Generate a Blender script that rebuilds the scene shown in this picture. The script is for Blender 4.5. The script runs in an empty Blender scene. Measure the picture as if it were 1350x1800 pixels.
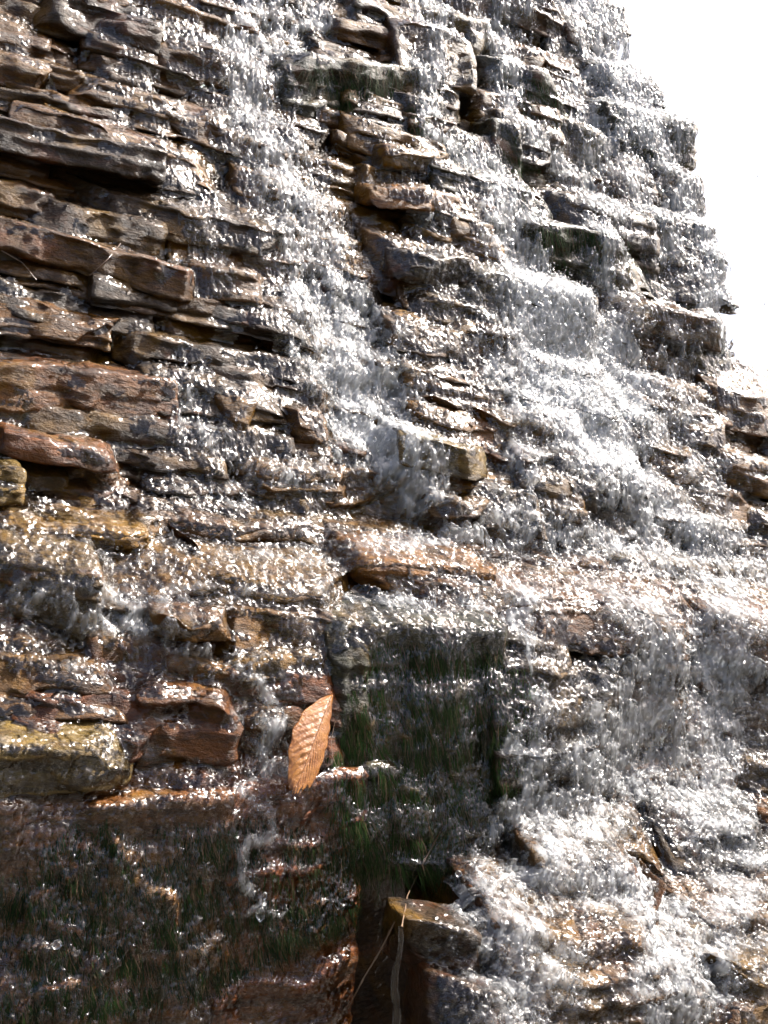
import bpy, math, random
import numpy as np
from mathutils import Vector, Matrix
from mathutils.bvhtree import BVHTree

random.seed(7)
RNG = np.random.default_rng(11)
scene = bpy.context.scene
COL = scene.collection
rad = math.radians

# ------------------------------------------------------------------ camera
FOC = 1930.0                                   # focal length in photograph pixels (1350 x 1800)
PITCH, ROLL = rad(6), rad(4)
CAM = np.array([0.0, 0.0, 1.35])
Fw = np.array([0, math.cos(PITCH), math.sin(PITCH)])
R0 = np.array([1.0, 0, 0])
U0 = np.array([0, -math.sin(PITCH), math.cos(PITCH)])
Rt = R0 * math.cos(ROLL) + U0 * math.sin(ROLL)
Up = U0 * math.cos(ROLL) - R0 * math.sin(ROLL)
cd = bpy.data.cameras.new('camera')
cam = bpy.data.objects.new('camera', cd)
COL.objects.link(cam)
cd.sensor_fit = 'VERTICAL'
cd.angle = 2 * math.atan(900 / FOC)
cd.clip_start = 0.02
cd.clip_end = 3000
cam.matrix_world = Matrix(((Rt[0], Up[0], -Fw[0], CAM[0]), (Rt[1], Up[1], -Fw[1], CAM[1]), (Rt[2], Up[2], -Fw[2], CAM[2]), (0, 0, 0, 1)))
scene.camera = cam

# ------------------------------------------------------------------ sky, sun, exposure
SUN = np.array([0.5, 0.18, 0.86]); SUN /= np.linalg.norm(SUN)
world = bpy.data.worlds.new('World')
scene.world = world
world.use_nodes = True
nt = world.node_tree
nt.nodes.clear()
sky = nt.nodes.new('ShaderNodeTexSky')
sky.sky_type = 'NISHITA'
sky.sun_disc = False
sky.sun_elevation = math.asin(SUN[2])
sky.sun_rotation = math.atan2(SUN[0], SUN[1])
sky.dust_density = 8.0
sky.air_density = 0.7
sky.ozone_density = 0.3
bg = nt.nodes.new('ShaderNodeBackground')
bg.inputs[1].default_value = 0.13
wo = nt.nodes.new('ShaderNodeOutputWorld')
nt.links.new(sky.outputs[0], bg.inputs[0])
nt.links.new(bg.outputs[0], wo.inputs[0])
sl = bpy.data.lights.new('sun', 'SUN')
sl.energy = 5.0
sl.angle = rad(0.5)
sl.color = (1.0, 0.96, 0.9)
sun = bpy.data.objects.new('sun', sl)
COL.objects.link(sun)
sun.location = (2, 2, 6)
sun.rotation_euler = Vector(-SUN).to_track_quat('-Z', 'Y').to_euler()
scene.view_settings.view_transform = 'Standard'
scene.view_settings.look = 'None'
scene.view_settings.exposure = 1.85
scene.view_settings.gamma = 1.0
scene.view_settings.use_curve_mapping = False
scene.render.engine = 'CYCLES'
scene.cycles.use_denoising = True
scene.cycles.adaptive_threshold = 0.035
scene.cycles.max_bounces = 4
scene.cycles.diffuse_bounces = 2
scene.cycles.glossy_bounces = 2
scene.cycles.caustics_reflective = False
scene.cycles.caustics_refractive = False
scene.cycles.transparent_max_bounces = 8
scene.cycles.sample_clamp_indirect = 6.0

# ------------------------------------------------------------------ cliff frame: u along the beds, v up the slope, w out of it
PHI, SLOPE = rad(25), rad(60)
Av = np.array([math.cos(PHI), math.sin(PHI), 0])
Hv = np.array([math.sin(PHI), -math.cos(PHI), 0])          # horizontal, out of the cliff
Zv = np.array([0, 0, 1.0])
Bv = Zv * math.sin(SLOPE) - Hv * math.cos(SLOPE)
Nv = Hv * math.sin(SLOPE) + Zv * math.cos(SLOPE)
def ray(px, py):
    return Fw + Rt * (px - 675) / FOC - Up * (py - 900) / FOC
ORG = CAM + ray(675, 1050) * 1.45
def hit(px, py, w=0.0):
    d = ray(px, py)
    t = ((ORG + Nv * w - CAM) @ Nv) / (d @ Nv)
    return CAM + d * t
def uvw(P):
    Q = P - ORG
    return Q @ Av, Q @ Bv, Q @ Nv
def uv(px, py, w=0.0):
    a, b, _ = uvw(hit(px, py, w))
    return a, b
def at(px, py, d):
    return CAM + ray(px, py) * d
def project(P):
    Q = P - CAM
    z = Q @ Fw
    return 675 + FOC * (Q @ Rt) / z, 900 - FOC * (Q @ Up) / z
def smooth(e0, e1, x):
    t = np.clip((x - e0) / (e1 - e0), 0, 1)
    return t * t * (3 - 2 * t)
def w_mean(u, v):
    """large relief of the cliff: back above the wide tread, forward below it"""
    w = -0.045 + 0.085 * (1 - smooth(-0.05, 0.13, v))
    w = w + 0.022 * np.exp(-((u - 0.22) / 0.12) ** 2) * smooth(0.1, 0.3, v)          # brown spur between the streams
    w = w - 0.03 * np.exp(-((u + 0.0) / 0.09) ** 2) * smooth(0.15, 0.3, v)
    w = w - 0.02 * np.exp(-((u - 0.42) / 0.1) ** 2) * smooth(0.15, 0.3, v)
    w = w - 0.07 * smooth(0.12, 0.2, u) * smooth(-0.46, -0.38, v) * (1 - smooth(-0.08, 0.0, v))   # cascade face set back
    return w

# ------------------------------------------------------------------ noise
def _hash(i, j, k, s):
    h = (i * 374761393 + j * 668265263 + k * 2147483647 + s * 1274126177) & 0xFFFFFFFF
    h = ((h ^ (h >> 13)) * 1274126177) & 0xFFFFFFFF
    h = (h ^ (h >> 16)) & 0xFFFFFFFF
    return h.astype(np.float64) / 2147483647.5 - 1.0
def vnoise(P, seed=0):
    P = np.asarray(P, float)
    I = np.floor(P).astype(np.int64)
    f = P - I
    f = f * f * (3 - 2 * f)
    out = 0
    for dx in (0, 1):
        for dy in (0, 1):
            for dz in (0, 1):
                wgt = (f[:, 0] if dx else 1 - f[:, 0]) * (f[:, 1] if dy else 1 - f[:, 1]) * (f[:, 2] if dz else 1 - f[:, 2])
                out = out + wgt * _hash(I[:, 0] + dx, I[:, 1] + dy, I[:, 2] + dz, seed)
    return out
def fbm(P, seed=0, octv=3):
    a, s, o = 1.0, 1.0, 0
    for k in range(octv):
        o = o + a * vnoise(np.asarray(P) * s + 17.3 * k, seed + k)
        a *= 0.5
        s *= 2.03
    return o
def band(shape, lu, lv, seed, du=1.0, dv=1.0, bw=0.45):
    """band limited noise sheet, unit variance; lu, lv are wavelengths"""
    r = np.random.default_rng(seed)
    x = np.fft.rfft2(r.standard_normal(shape))
    fv = np.fft.fftfreq(shape[0], dv)[:, None] * lv
    fu = np.fft.rfftfreq(shape[1], du)[None, :] * lu
    f = np.sqrt(fv ** 2 + fu ** 2) + 1e-6
    x *= np.exp(-(np.log(f) / bw) ** 2 / 2) / np.sqrt(f)
    y = np.fft.irfft2(x, s=shape)
    return y / y.std()

# ------------------------------------------------------------------ materials
class N:
    def __init__(self, name):
        self.m = bpy.data.materials.new(name)
        self.m.use_nodes = True
        self.t = self.m.node_tree
        self.t.nodes.clear()
        self.out = self.t.nodes.new('ShaderNodeOutputMaterial')
    def n(self, typ, ins=None, **kw):
        x = self.t.nodes.new('ShaderNode' + typ)
        for k, v in kw.items():
            setattr(x, k, v)
        for k, v in (ins or {}).items():
            if isinstance(v, bpy.types.NodeSocket):
                self.t.links.new(v, x.inputs[k])
            else:
                x.inputs[k].default_value = v
        return x
    def math(self, op, a, b=0.0, c=0.0, clamp=False):
        return self.n('Math', {0: a, 1: b, 2: c}, operation=op, use_clamp=clamp).outputs[0]
    def mixc(self, f, a, b, mode='MIX'):
        x = self.n('Mix', data_type='RGBA', blend_type=mode)
        for k, v in ((0, f), (6, a), (7, b)):
            if isinstance(v, bpy.types.NodeSocket):
                self.t.links.new(v, x.inputs[k])
            else:
                x.inputs[k].default_value = v
        return x.outputs[2]
    def noise(self, co, scale, detail=4, rough=0.55, dist=0.0):
        return self.n('TexNoise', {'Vector': co, 'Scale': scale, 'Detail': detail, 'Roughness': rough, 'Distortion': dist}).outputs[0]
    def ramp(self, fac, lo, hi):
        return self.n('MapRange', {0: fac, 1: lo, 2: hi}, interpolation_type='SMOOTHSTEP').outputs[0]
    def surf(self, s):
        self.t.links.new(s, self.out.inputs[0])
        return self.m

def rock_material():
    k = N('wet_rock')
    geo = k.n('NewGeometry').outputs['Position']
    info = k.n('ObjectInfo')
    mp = k.n('Mapping', {'Vector': geo, 'Scale': (1, 1, 5.5), 'Rotation': (0.05, 0.08, 0)}).outputs[0]
    st = k.noise(mp, 16, 4, 0.68, 0.3)
    bl = k.noise(geo, 10, 4, 0.65, 0.4)
    fine = k.noise(geo, 170, 3, 0.75)
    dark = k.mixc(1.0, info.outputs['Color'], (0.30, 0.27, 0.24, 1), 'MULTIPLY')
    c = k.mixc(k.ramp(st, 0.36, 0.60), dark, info.outputs['Color'])
    c = k.mixc(k.math('MULTIPLY', k.ramp(bl, 0.48, 0.68), 0.42), c, (0.25, 0.16, 0.058, 1))        # ochre staining
    c = k.mixc(k.math('MULTIPLY', k.ramp(bl, 0.44, 0.30), 0.5), c, (0.15, 0.052, 0.018, 1))         # rust
    c = k.n('HueSaturation', {'Saturation': 1.35, 'Value': 0.5, 'Color': c}).outputs[0]
    c = k.mixc(0.75, c, k.mixc(fine, (0.3, 0.28, 0.22, 1), (1.65, 1.52, 1.2, 1)), 'MULTIPLY')
    mq = k.n('Mapping', {'Vector': geo, 'Scale': (1, 1, 2.0), 'Rotation': (0.05, 0.08, 0)}).outputs[0]
    h = k.noise(mq, 75, 5, 0.7, 0.15)
    bp = k.n('Bump', {'Strength': 1.0, 'Distance': 0.008, 'Height': h})
    wet = k.n('Bump', {'Strength': 0.9, 'Distance': 0.004, 'Height': k.noise(geo, 80, 1.5, 0.6, 0.5)})
    p = k.n('BsdfPrincipled', {'Base Color': c, 'Roughness': 0.45, 'Normal': bp.outputs[0],
                               'Coat Weight': 0.5, 'Coat Roughness': 0.12, 'Coat IOR': 1.33, 'Coat Normal': wet.outputs[0]})
    p.inputs['Specular IOR Level'].default_value = 0.15
    return k.surf(p.outputs[0])

def water_material():
    k = N('clear_running_water')
    geo = k.n('NewGeometry').outputs['Position']
    foam = k.n('Attribute', attribute_name='foam').outputs['Fac']
    mp = k.n('Mapping', {'Vector': geo, 'Scale': (1, 1, 0.6)}).outputs[0]
    flow = k.n('Attribute', attribute_name='flow').outputs['Fac']
    bp = k.n('Bump', {'Strength': flow, 'Distance': 0.005, 'Height': k.noise(mp, 150, 1.0, 0.55, 0.7)})
    fr = k.n('Fresnel', {'IOR': 1.4, 'Normal': bp.outputs[0]}).outputs[0]
    gl = k.n('BsdfGlossy', {'Color': (1, 1, 1, 1), 'Roughness': k.math('MULTIPLY_ADD', flow, 0.07, 0.08), 'Normal': bp.outputs[0]}).outputs[0]
    tr = k.n('BsdfTransparent', {'Color': (0.96, 0.97, 0.975, 1)}).outputs[0]
    df = k.n('BsdfDiffuse', {'Color': (0.87, 0.88, 0.89, 1)}).outputs[0]
    tl = k.n('BsdfTranslucent', {'Color': (0.87, 0.88, 0.89, 1)}).outputs[0]
    wh = k.n('MixShader', {0: 0.4, 1: df, 2: tl}).outputs[0]
    body = k.n('MixShader', {0: foam, 1: tr, 2: wh}).outputs[0]
    return k.surf(k.n('MixShader', {0: fr, 1: body, 2: gl}).outputs[0])

def foam_material():
    k = N('white_water')
    foam = k.n('Attribute', attribute_name='foam').outputs['Fac']
    tr = k.n('BsdfTransparent', {'Color': (0.97, 0.98, 0.98, 1)}).outputs[0]
    df = k.n('BsdfDiffuse', {'Color': (0.92, 0.93, 0.94, 1)}).outputs[0]
    tl = k.n('BsdfTranslucent', {'Color': (0.92, 0.93, 0.94, 1)}).outputs[0]
    wh = k.n('MixShader', {0: 0.55, 1: df, 2: tl}).outputs[0]
    return k.surf(k.n('MixShader', {0: foam, 1: tr, 2: wh}).outputs[0])

def drop_material():
    k = N('water_drop')
    fr = k.n('Fresnel', {'IOR': 1.33}).outputs[0]
    gl = k.n('BsdfGlossy', {'Color': (1, 1, 1, 1), 'Roughness': 0.15}).outputs[0]
    rf = k.n('BsdfRefraction', {'Color': (1, 1, 1, 1), 'Roughness': 0.0, 'IOR': 1.33}).outputs[0]
    tr = k.n('BsdfTransparent', {'Color': (0.97, 0.98, 0.98, 1)}).outputs[0]
    b = k.n('MixShader', {0: 0.4, 1: tr, 2: rf}).outputs[0]
    return k.surf(k.n('MixShader', {0: fr, 1: b, 2: gl}).outputs[0])

def moss_material():
    k = N('hanging_algae')
    c = k.n('Attribute', attribute_name='tint').outputs['Color']
    p = k.n('BsdfPrincipled', {'Base Color': c, 'Roughness': 0.6, 'Specular IOR Level': 0.1})
    tl = k.n('BsdfTranslucent', {'Color': c}).outputs[0]
    return k.surf(k.n('MixShader', {0: 0.25, 1: p.outputs[0], 2: tl}).outputs[0])

def leaf_material():
    k = N('brown_leaf')
    tc = k.n('TexCoord').outputs['Object']
    vein = k.n('Attribute', attribute_name='vein').outputs['Fac']
    n1 = k.noise(tc, 60, 4, 0.6)
    n2 = k.noise(tc, 500, 3, 0.6)
    c = k.mixc(k.ramp(n1, 0.3, 0.7), (0.24, 0.08, 0.007, 1), (0.37, 0.155, 0.012, 1))
    c = k.mixc(k.math('MULTIPLY', k.ramp(k.noise(tc, 35, 5, 0.7, 0.5), 0.5, 0.7), 0.7), c, (0.2, 0.07, 0.016, 1))
    c = k.mixc(k.math('MULTIPLY', vein, 0.55), c, (0.15, 0.05, 0.014, 1))
    c = k.mixc(k.math('MULTIPLY', n2, 0.5), c, (0.2, 0.07, 0.018, 1))
    bp = k.n('Bump', {'Strength': 0.8, 'Distance': 0.002, 'Height': k.noise(tc, 220, 3, 0.6)})
    p = k.n('BsdfPrincipled', {'Base Color': c, 'Roughness': 0.35, 'Normal': bp.outputs[0], 'Coat Weight': 1.0, 'Coat Roughness': 0.14})
    tl = k.n('BsdfTranslucent', {'Color': k.mixc(1.0, c, (1.0, 0.85, 0.6, 1), 'MULTIPLY')}).outputs[0]
    return k.surf(k.n('MixShader', {0: 0.45, 1: p.outputs[0], 2: tl}).outputs[0])

def plain_material(name, col, rough=0.5, coat=0.3, sc=200, colb=None):
    k = N(name)
    geo = k.n('NewGeometry').outputs['Position']
    c = k.mixc(k.noise(geo, sc, 4, 0.6), col, colb or tuple(x * 0.5 for x in col[:3]) + (1,))
    p = k.n('BsdfPrincipled', {'Base Color': c, 'Roughness': rough, 'Coat Weight': coat, 'Coat Roughness': 0.12})
    return k.surf(p.outputs[0])

M_ROCK = rock_material()
M_WATER = water_material()
M_FOAM = foam_material()
M_DROP = drop_material()
M_MOSS = moss_material()
M_LEAF = leaf_material()
M_TWIG = plain_material('wet_twig', (0.17, 0.11, 0.07, 1), 0.35, 0.6, 300)
M_GROUND = plain_material('stream_bed', (0.06, 0.05, 0.04, 1), 0.6, 0.2, 3, (0.03, 0.028, 0.022, 1))

# ------------------------------------------------------------------ object helpers
def mesh_obj(name, V, Fc, mat, parent=None, origin=None, smooth_shade=True):
    V = np.asarray(V, float)
    if origin is None:
        origin = np.zeros(3)
    me = bpy.data.meshes.new(name)
    Fc = np.asarray(Fc)
    me.vertices.add(len(V))
    me.vertices.foreach_set('co', (V - origin).astype(np.float32).ravel())
    k = Fc.shape[1]
    me.loops.add(Fc.size)
    me.loops.foreach_set('vertex_index', Fc.astype(np.int32).ravel())
    me.polygons.add(len(Fc))
    me.polygons.foreach_set('loop_start', np.arange(0, Fc.size, k, dtype=np.int32))
    me.polygons.foreach_set('loop_total', np.full(len(Fc), k, dtype=np.int32))
    me.update(calc_edges=True)
    me.polygons.foreach_set('use_smooth', np.full(len(Fc), smooth_shade))
    me.materials.append(mat)
    o = bpy.data.objects.new(name, me)
    COL.objects.link(o)
    o.location = origin
    if parent is not None:
        o.parent = parent
    return o
def tag(o, label=None, cat=None, group=None, kind=None):
    if label: o['label'] = label
    if cat: o['category'] = cat
    if group: o['group'] = group
    if kind: o['kind'] = kind
    return o

def box_lattice(xs, ys, zs):
    nx, ny, nz = len(xs), len(ys), len(zs)
    idx = {}
    V = []
    def vid(i, j, k):
        key = (i * ny + j) * nz + k
        r = idx.get(key)
        if r is None:
            r = idx[key] = len(V)
            V.append((xs[i], ys[j], zs[k]))
        return r
    Q = []
    for i in range(nx - 1):
        for j in range(ny - 1):
            Q.append((vid(i, j, nz - 1), vid(i + 1, j, nz - 1), vid(i + 1, j + 1, nz - 1), vid(i, j + 1, nz - 1)))
            Q.append((vid(i, j, 0), vid(i, j + 1, 0), vid(i + 1, j + 1, 0), vid(i + 1, j, 0)))
        for k in range(nz - 1):
            Q.append((vid(i, 0, k), vid(i + 1, 0, k), vid(i + 1, 0, k + 1), vid(i, 0, k + 1)))
    for j in range(ny - 1):
        for k in range(nz - 1):
            Q.append((vid(0, j, k), vid(0, j, k + 1), vid(0, j + 1, k + 1), vid(0, j + 1, k)))
            Q.append((vid(nx - 1, j, k), vid(nx - 1, j + 1, k), vid(nx - 1, j + 1, k + 1), vid(nx - 1, j, k + 1)))
    return np.array(V), np.array(Q)

SLABS = []
ALLV, ALLF, NV = [], [], [0]            # every rock face, for laying the water on top
def rock(P1, P2, H, D, seed, tilt=18, rough=1.0, r=0.010, lam=0.005, chips=3, cell=0.008, name='rock_slab', parent=None, color=(0.13, 0.075, 0.035), lean=0.0):
    """an angular slab whose front top edge runs P1 -> P2, H high, D deep"""
    rg = np.random.default_rng(seed)
    ax = P2 - P1
    L = float(np.linalg.norm(ax))
    ax = ax / L
    hx = np.array([ax[0], ax[1], 0]); hx /= np.linalg.norm(hx)
    back = np.array([-hx[1], hx[0], 0])
    xs = np.linspace(-L / 2, L / 2, max(5, int(L / cell) + 1))
    fr = min(D * 0.6, 0.10)
    ys = np.concatenate([np.linspace(0, fr, max(4, int(fr / cell) + 1)), np.linspace(fr, D, 4)[1:]])
    zs = np.linspace(-H, 0, max(4, int(H / (cell * 0.5)) + 1))
    V, Q = box_lattice(xs, ys, zs)
    # rounding of the edges
    r = min(r, H * 0.42, L * 0.3)
    lo = np.array([-L / 2 + r, r, -H + r]); hi = np.array([L / 2 - r, D - r, -r])
    inner = np.clip(V, lo, hi)
    dlt = V - inner
    ln = np.linalg.norm(dlt, axis=1)
    mx = np.abs(dlt).max(axis=1)
    V = inner + dlt * (mx / np.maximum(ln, 1e-9))[:, None]
    x, y, z = V.T.copy()
    # plan outline and broken joints
    off = rg.uniform(-50, 50, 3)
    P = np.stack([x, y, z], 1) + off
    fade = np.exp(-np.maximum(y, 0) / 0.06)
    y = y + fade * rough * (0.013 * fbm(np.stack([x * 9 + off[0], z * 4 + off[1], x * 0], 1), seed, 3))
    # bedding laminae: thin courses that stand proud or are worn back
    nl = max(2, int(H / rg.uniform(0.007, 0.016)))
    bnd = np.sort(np.concatenate([[0, 1], rg.uniform(0, 1, nl - 1)]))
    lv = rg.uniform(-1, 1, nl + 1)
    zz = (z + H) / H + 0.06 * vnoise(np.stack([x * 14, z * 0, y * 0], 1) + off, seed + 3)
    li = np.clip(np.searchsorted(bnd, np.clip(zz, 0, 0.9999)), 0, nl)
    var = vnoise(np.stack([x * 22, li * 3.7, y * 0], 1) + off, seed + 5)
    y = y + fade * rough * lam * (1.3 * lv[li] + 0.9 * var) + fade * rough * 0.006 * np.round(1.6 * vnoise(np.stack([x * 17, z * 9, y * 0], 1) + off, seed + 6))
    # weathered top
    z = z + smooth(-0.02, 0, z) * rough * 0.004 * fbm(np.stack([x * 16, y * 22, z * 0], 1) + off, seed + 8, 3)
    V = np.stack([x, y, z], 1)
    # broken corners: planar cuts
    for c in range(chips):
        cx = rg.choice([-1, 1]) * rg.uniform(0.55, 1.0) * L / 2
        nrm = np.array([np.sign(cx) * rg.uniform(0.2, 1.0), -rg.uniform(0.3, 1.0), rg.uniform(-0.7, 0.8)])
        nrm /= np.linalg.norm(nrm)
        cor = np.array([cx, 0, 0 if nrm[2] > 0 else -H])
        d = V @ nrm - (cor @ nrm - rg.uniform(0.004, 0.028) * min(1.0, H / 0.05))
        V = V - np.maximum(d, 0)[:, None] * nrm * 0.92
    for c, (am, fq) in enumerate(((0.0025, 14), (0.0032, 42), (0.0018, 95))):
        Q3 = V * fq + off
        V = V + rough * am * np.stack([vnoise(Q3, seed + 21 + c), vnoise(Q3 + 31.7, seed + 22 + c), vnoise(Q3 + 77.1, seed + 23 + c)], 1)
    V[:, 2] += V[:, 1] * math.tan(rad(tilt))
    V[:, 1] -= lean * np.minimum(V[:, 2], 0) * -1
    mid = (P1 + P2) / 2
    W = mid + np.outer(V[:, 0], ax) + np.outer(V[:, 1], back) + np.outer(V[:, 2], Zv)
    o = None
    if parent is None:
        o = mesh_obj(name, W, Q, M_ROCK, parent, mid)
        o.color = (*color, 1)
    else:
        SLABS.append((len(ALLF), W, Q, mid, color))
    ALLV.append(W); ALLF.append(Q + NV[0]); NV[0] += len(W)
    return o

# ------------------------------------------------------------------ the setting: stream bed and the body of the cliff
g = 1500.0
ground = mesh_obj('ground', [(-g, -g, 0), (g, -g, 0), (g, g, 0), (-g, g, 0)], [(0, 1, 2, 3)], M_GROUND, smooth_shade=False)
tag(ground, 'dark wet stream bed below the rock face', kind='structure')

# unseen slope, added behind the viewer to darken sky fill and reflections
bx, by = np.meshgrid(np.linspace(-26, 26, 80), np.linspace(0, 1, 26))
BX = np.stack([bx, -4.0 - 8 * by + 0.8 * np.sin(bx * 0.35), 3.5 * by ** 0.85], 2).reshape(-1, 3)
BX[:, 1:] += 0.5 * np.stack([fbm(BX * 0.8, 41), fbm(BX * 0.8 + 7, 42)], 1)
BX[:, 2] = np.where(np.repeat(np.linspace(0, 1, 26), 80) < 0.01, -0.3, BX[:, 2])
ii, jj = np.meshgrid(np.arange(25), np.arange(79), indexing='ij')
q = (ii * 80 + jj).ravel()
shading_bank = mesh_obj('shading_bank', BX, np.stack([q, q + 80, q + 81, q + 1], 1), plain_material('shading_bank_soil', (0.07, 0.05, 0.03, 1), 0.8, 0.0, 2.5, (0.03, 0.045, 0.015, 1)))
tag(shading_bank, 'unseen dark earth slope added behind the viewer to hold back sky light', kind='structure')

_e = [uv(x, y, -0.03) for x, y in ((1290, 625), (1280, 560), (1278, 480), (1272, 400), (1235, 300), (1205, 225), (1160, 165), (1110, 70), (1085, 0), (1060, -90))]
EU = np.array([e[0] for e in _e]); EV = np.array([e[1] for e in _e])
def edge_u(v):                      # where the rock face turns the corner against the sky
    return np.where(v > 0.50, np.interp(v, EV, EU), 2.4)
vs = np.concatenate([np.linspace(-1.52, -0.7, 8), np.linspace(-0.65, 2.3, 60)])
us = np.linspace(0, 1, 70)
V = []
for v in vs:
    ue = float(edge_u(np.array(v))) - 0.06
    for t in us:
        u = -2.2 + (ue + 2.2) * min(1, t / 0.9)
        P = ORG + Av * u + Bv * v + Nv * (float(w_mean(np.array(u), np.array(v))) - (0.07 if v > -0.1 else 0.07 + 0.35 * min(1, (-0.1 - v) / 0.15)))
        if t > 0.9:
            P = P - Hv * (t - 0.9) / 0.1 * 1.6
        V.append(P)
V = np.array(V)
V = V + 0.02 * np.stack([vnoise(V * 7, 5), vnoise(V * 7 + 9, 6), vnoise(V * 7 + 21, 7)], 1)
nu = len(us)
ii, jj = np.meshgrid(np.arange(len(vs) - 1), np.arange(nu - 1), indexing='ij')
q = (ii * nu + jj).ravel()
cliff = mesh_obj('cliff', V, np.stack([q, q + 1, q + nu + 1, q + nu], 1), M_ROCK)
cliff.color = (0.07, 0.045, 0.028, 1)
tag(cliff, 'stepped cliff of thin brown rock beds', kind='structure')

# ------------------------------------------------------------------ rocks that can be singled out
BROWN, DARK, OCHRE, RED, KHAKI, GREENISH = (0.12, 0.07, 0.035), (0.05, 0.034, 0.022), (0.27, 0.165, 0.06), (0.13, 0.05, 0.026), (0.20, 0.15, 0.075), (0.035, 0.035, 0.018)
def hero(x1, y1, x2, y2, hpx, w1, w2, label, seed, color=BROWN, D=0.25, tilt=18, name='rock', parent=None, **kw):
    P1, P2 = hit(x1, y1, w1), hit(x2, y2, w2)
    dep = ((P1 + P2) / 2 - CAM) @ Fw
    o = rock(P1, P2, hpx * dep / FOC, D, seed, tilt, color=color, name=name, parent=parent, cell=0.0046 * dep, **kw)
    if label:
        tag(o, label, 'rock')
    return o
hero(20, 168, 218, 232, 52, 0.0, 0.0, 'brown rock with pale wet top near upper left edge', 101, BROWN)
hero(-60, 190, 298, 268, 62, 0.01, 0.02, 'long dark slab with bright squared end, upper left', 102, DARK, r=0.006, chips=1)
hero(-60, 362, 348, 478, 62, 0.0, 0.005, 'long flat slab with pale top, middle of left edge', 103, BROWN)
hero(345, 463, 470, 478, 62, 0.0, 0.0, 'squared brown block beside the left cascade', 104, BROWN, r=0.006)
hero(-60, 630, 322, 672, 108, 0.0, -0.01, 'thick red-brown slab with smooth upright face at left edge', 105, (0.15, 0.07, 0.03), lam=0.0025, r=0.006, chips=1)
hero(12, 760, 225, 800, 42, 0.02, 0.0, 'thin rust-edged slab below the thick red-brown slab', 106, (0.16, 0.07, 0.03), r=0.005)
hero(-60, 820, 52, 825, 70, 0.03, 0.03, 'ochre block cut off by the left edge, above the wide ledge', 107, KHAKI)
hero(385, 690, 462, 708, 62, -0.012, -0.02, 'small brown cube-shaped rock standing in the spray left of the cascade', 108, (0.13, 0.075, 0.03), D=0.12, chips=4)
hero(505, 722, 585, 728, 60, -0.015, -0.015, 'dark brown knob of rock in the left cascade', 109, BROWN, D=0.12)
hero(712, 762, 880, 800, 58, 0.012, 0.012, 'khaki wedge-shaped block jutting out between the two cascades', 110, KHAKI, r=0.006, chips=5)
hero(750, 836, 868, 852, 30, -0.012, -0.012, 'upper of two thin slabs under the khaki wedge block', 111, (0.15, 0.08, 0.035), r=0.004)
hero(755, 874, 868, 888, 28, -0.008, -0.008, 'lower of two thin slabs under the khaki wedge block', 112, (0.12, 0.07, 0.03), r=0.004)
hero(505, 88, 765, 120, 120, -0.005, -0.01, 'mossy upright block under the top left jets', 113, GREENISH)
hero(862, 92, 1012, 140, 100, 0.01, 0.0, 'mossy block behind the upper right cascade', 114, GREENISH)
hero(870, 205, 935, 225, 120, 0.0, 0.0, 'narrow mossy upright rock between two falls, upper right', 115, GREENISH)
hero(1075, 172, 1205, 226, 66, 0.0, -0.01, 'mossy rock hanging on the skyline', 116, GREENISH)
hero(925, 372, 1135, 425, 80, 0.0, 0.0, 'dark mossy ledge block in the middle of the right cascade', 117, GREENISH)
hero(1095, 515, 1285, 565, 62, 0.0, 0.0, 'brown block on the skyline above the lower right shelf', 118, BROWN)
hero(680, 250, 800, 268, 45, 0.0, 0.0, 'golden rock at the top of the brown spur', 119, OCHRE)
hero(660, 320, 835, 350, 40, 0.0, 0.0, 'orange ledge below the golden rock', 120, (0.24, 0.12, 0.045))
hero(700, 432, 852, 462, 60, 0.0, 0.0, 'dark broken block in the middle of the brown spur', 121, DARK)
# lower part
LW = 0.055
hero(-70, 1324, 250, 1300, 100, 0.06, 0.05, 'flat-topped yellowish block at left edge below the wide ledge', 130, (0.19, 0.145, 0.075), tilt=22, r=0.006, chips=3)
hero(245, 1222, 425, 1216, 125, 0.045, 0.045, 'rust-red block with rough upright face above the lower lip', 132, (0.13, 0.06, 0.028), tilt=20, chips=1)
hero(415, 1165, 600, 1150, 190, 0.045, 0.045, 'ochre block behind the brown leaf', 133, (0.16, 0.10, 0.04), tilt=20)
hero(590, 1105, 895, 1098, 262, 0.064, 0.064, 'tall dark mossy block under the lip right of the leaf', 134, GREENISH, tilt=20, r=0.012, lam=0.003, chips=1)
hero(-70, 1432, 420, 1388, 560, 0.03, 0.012, 'large dark streaked rock face filling the bottom left corner', 135, (0.19, 0.10, 0.055), tilt=14, lam=0.002, r=0.01, chips=0)
hero(400, 1386, 660, 1352, 560, 0.012, 0.0, 'dark weed-hung rock face under the leaf', 136, (0.24, 0.10, 0.05), tilt=14, lam=0.002, r=0.01, chips=0)
hero(640, 1352, 872, 1346, 200, 0.0, -0.005, 'mossy rock face between the leaf and the lower right cascade', 138, GREENISH, tilt=14, lam=0.003, r=0.01, chips=1)
hero(-70, 1535, 190, 1532, 60, -0.012, -0.022, 'low rust-brown ledge in the bottom left corner', 137, RED, tilt=18)
hero(718, 1625, 850, 1642, 95, 0.03, 0.03, 'small brown block with dark front at the edge of the cave', 139, (0.05, 0.033, 0.02), tilt=5, D=0.09, r=0.006)
hero(775, 1735, 900, 1750, 120, 0.05, 0.045, 'brown rock under the small block at the bottom', 140, (0.05, 0.03, 0.018), tilt=6, D=0.1)
hero(640, 985, 875, 1000, 55, 0.035, 0.02, 'orange-brown lip of rock in the middle of the wide ledge', 141, (0.26, 0.14, 0.06), tilt=22)
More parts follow.
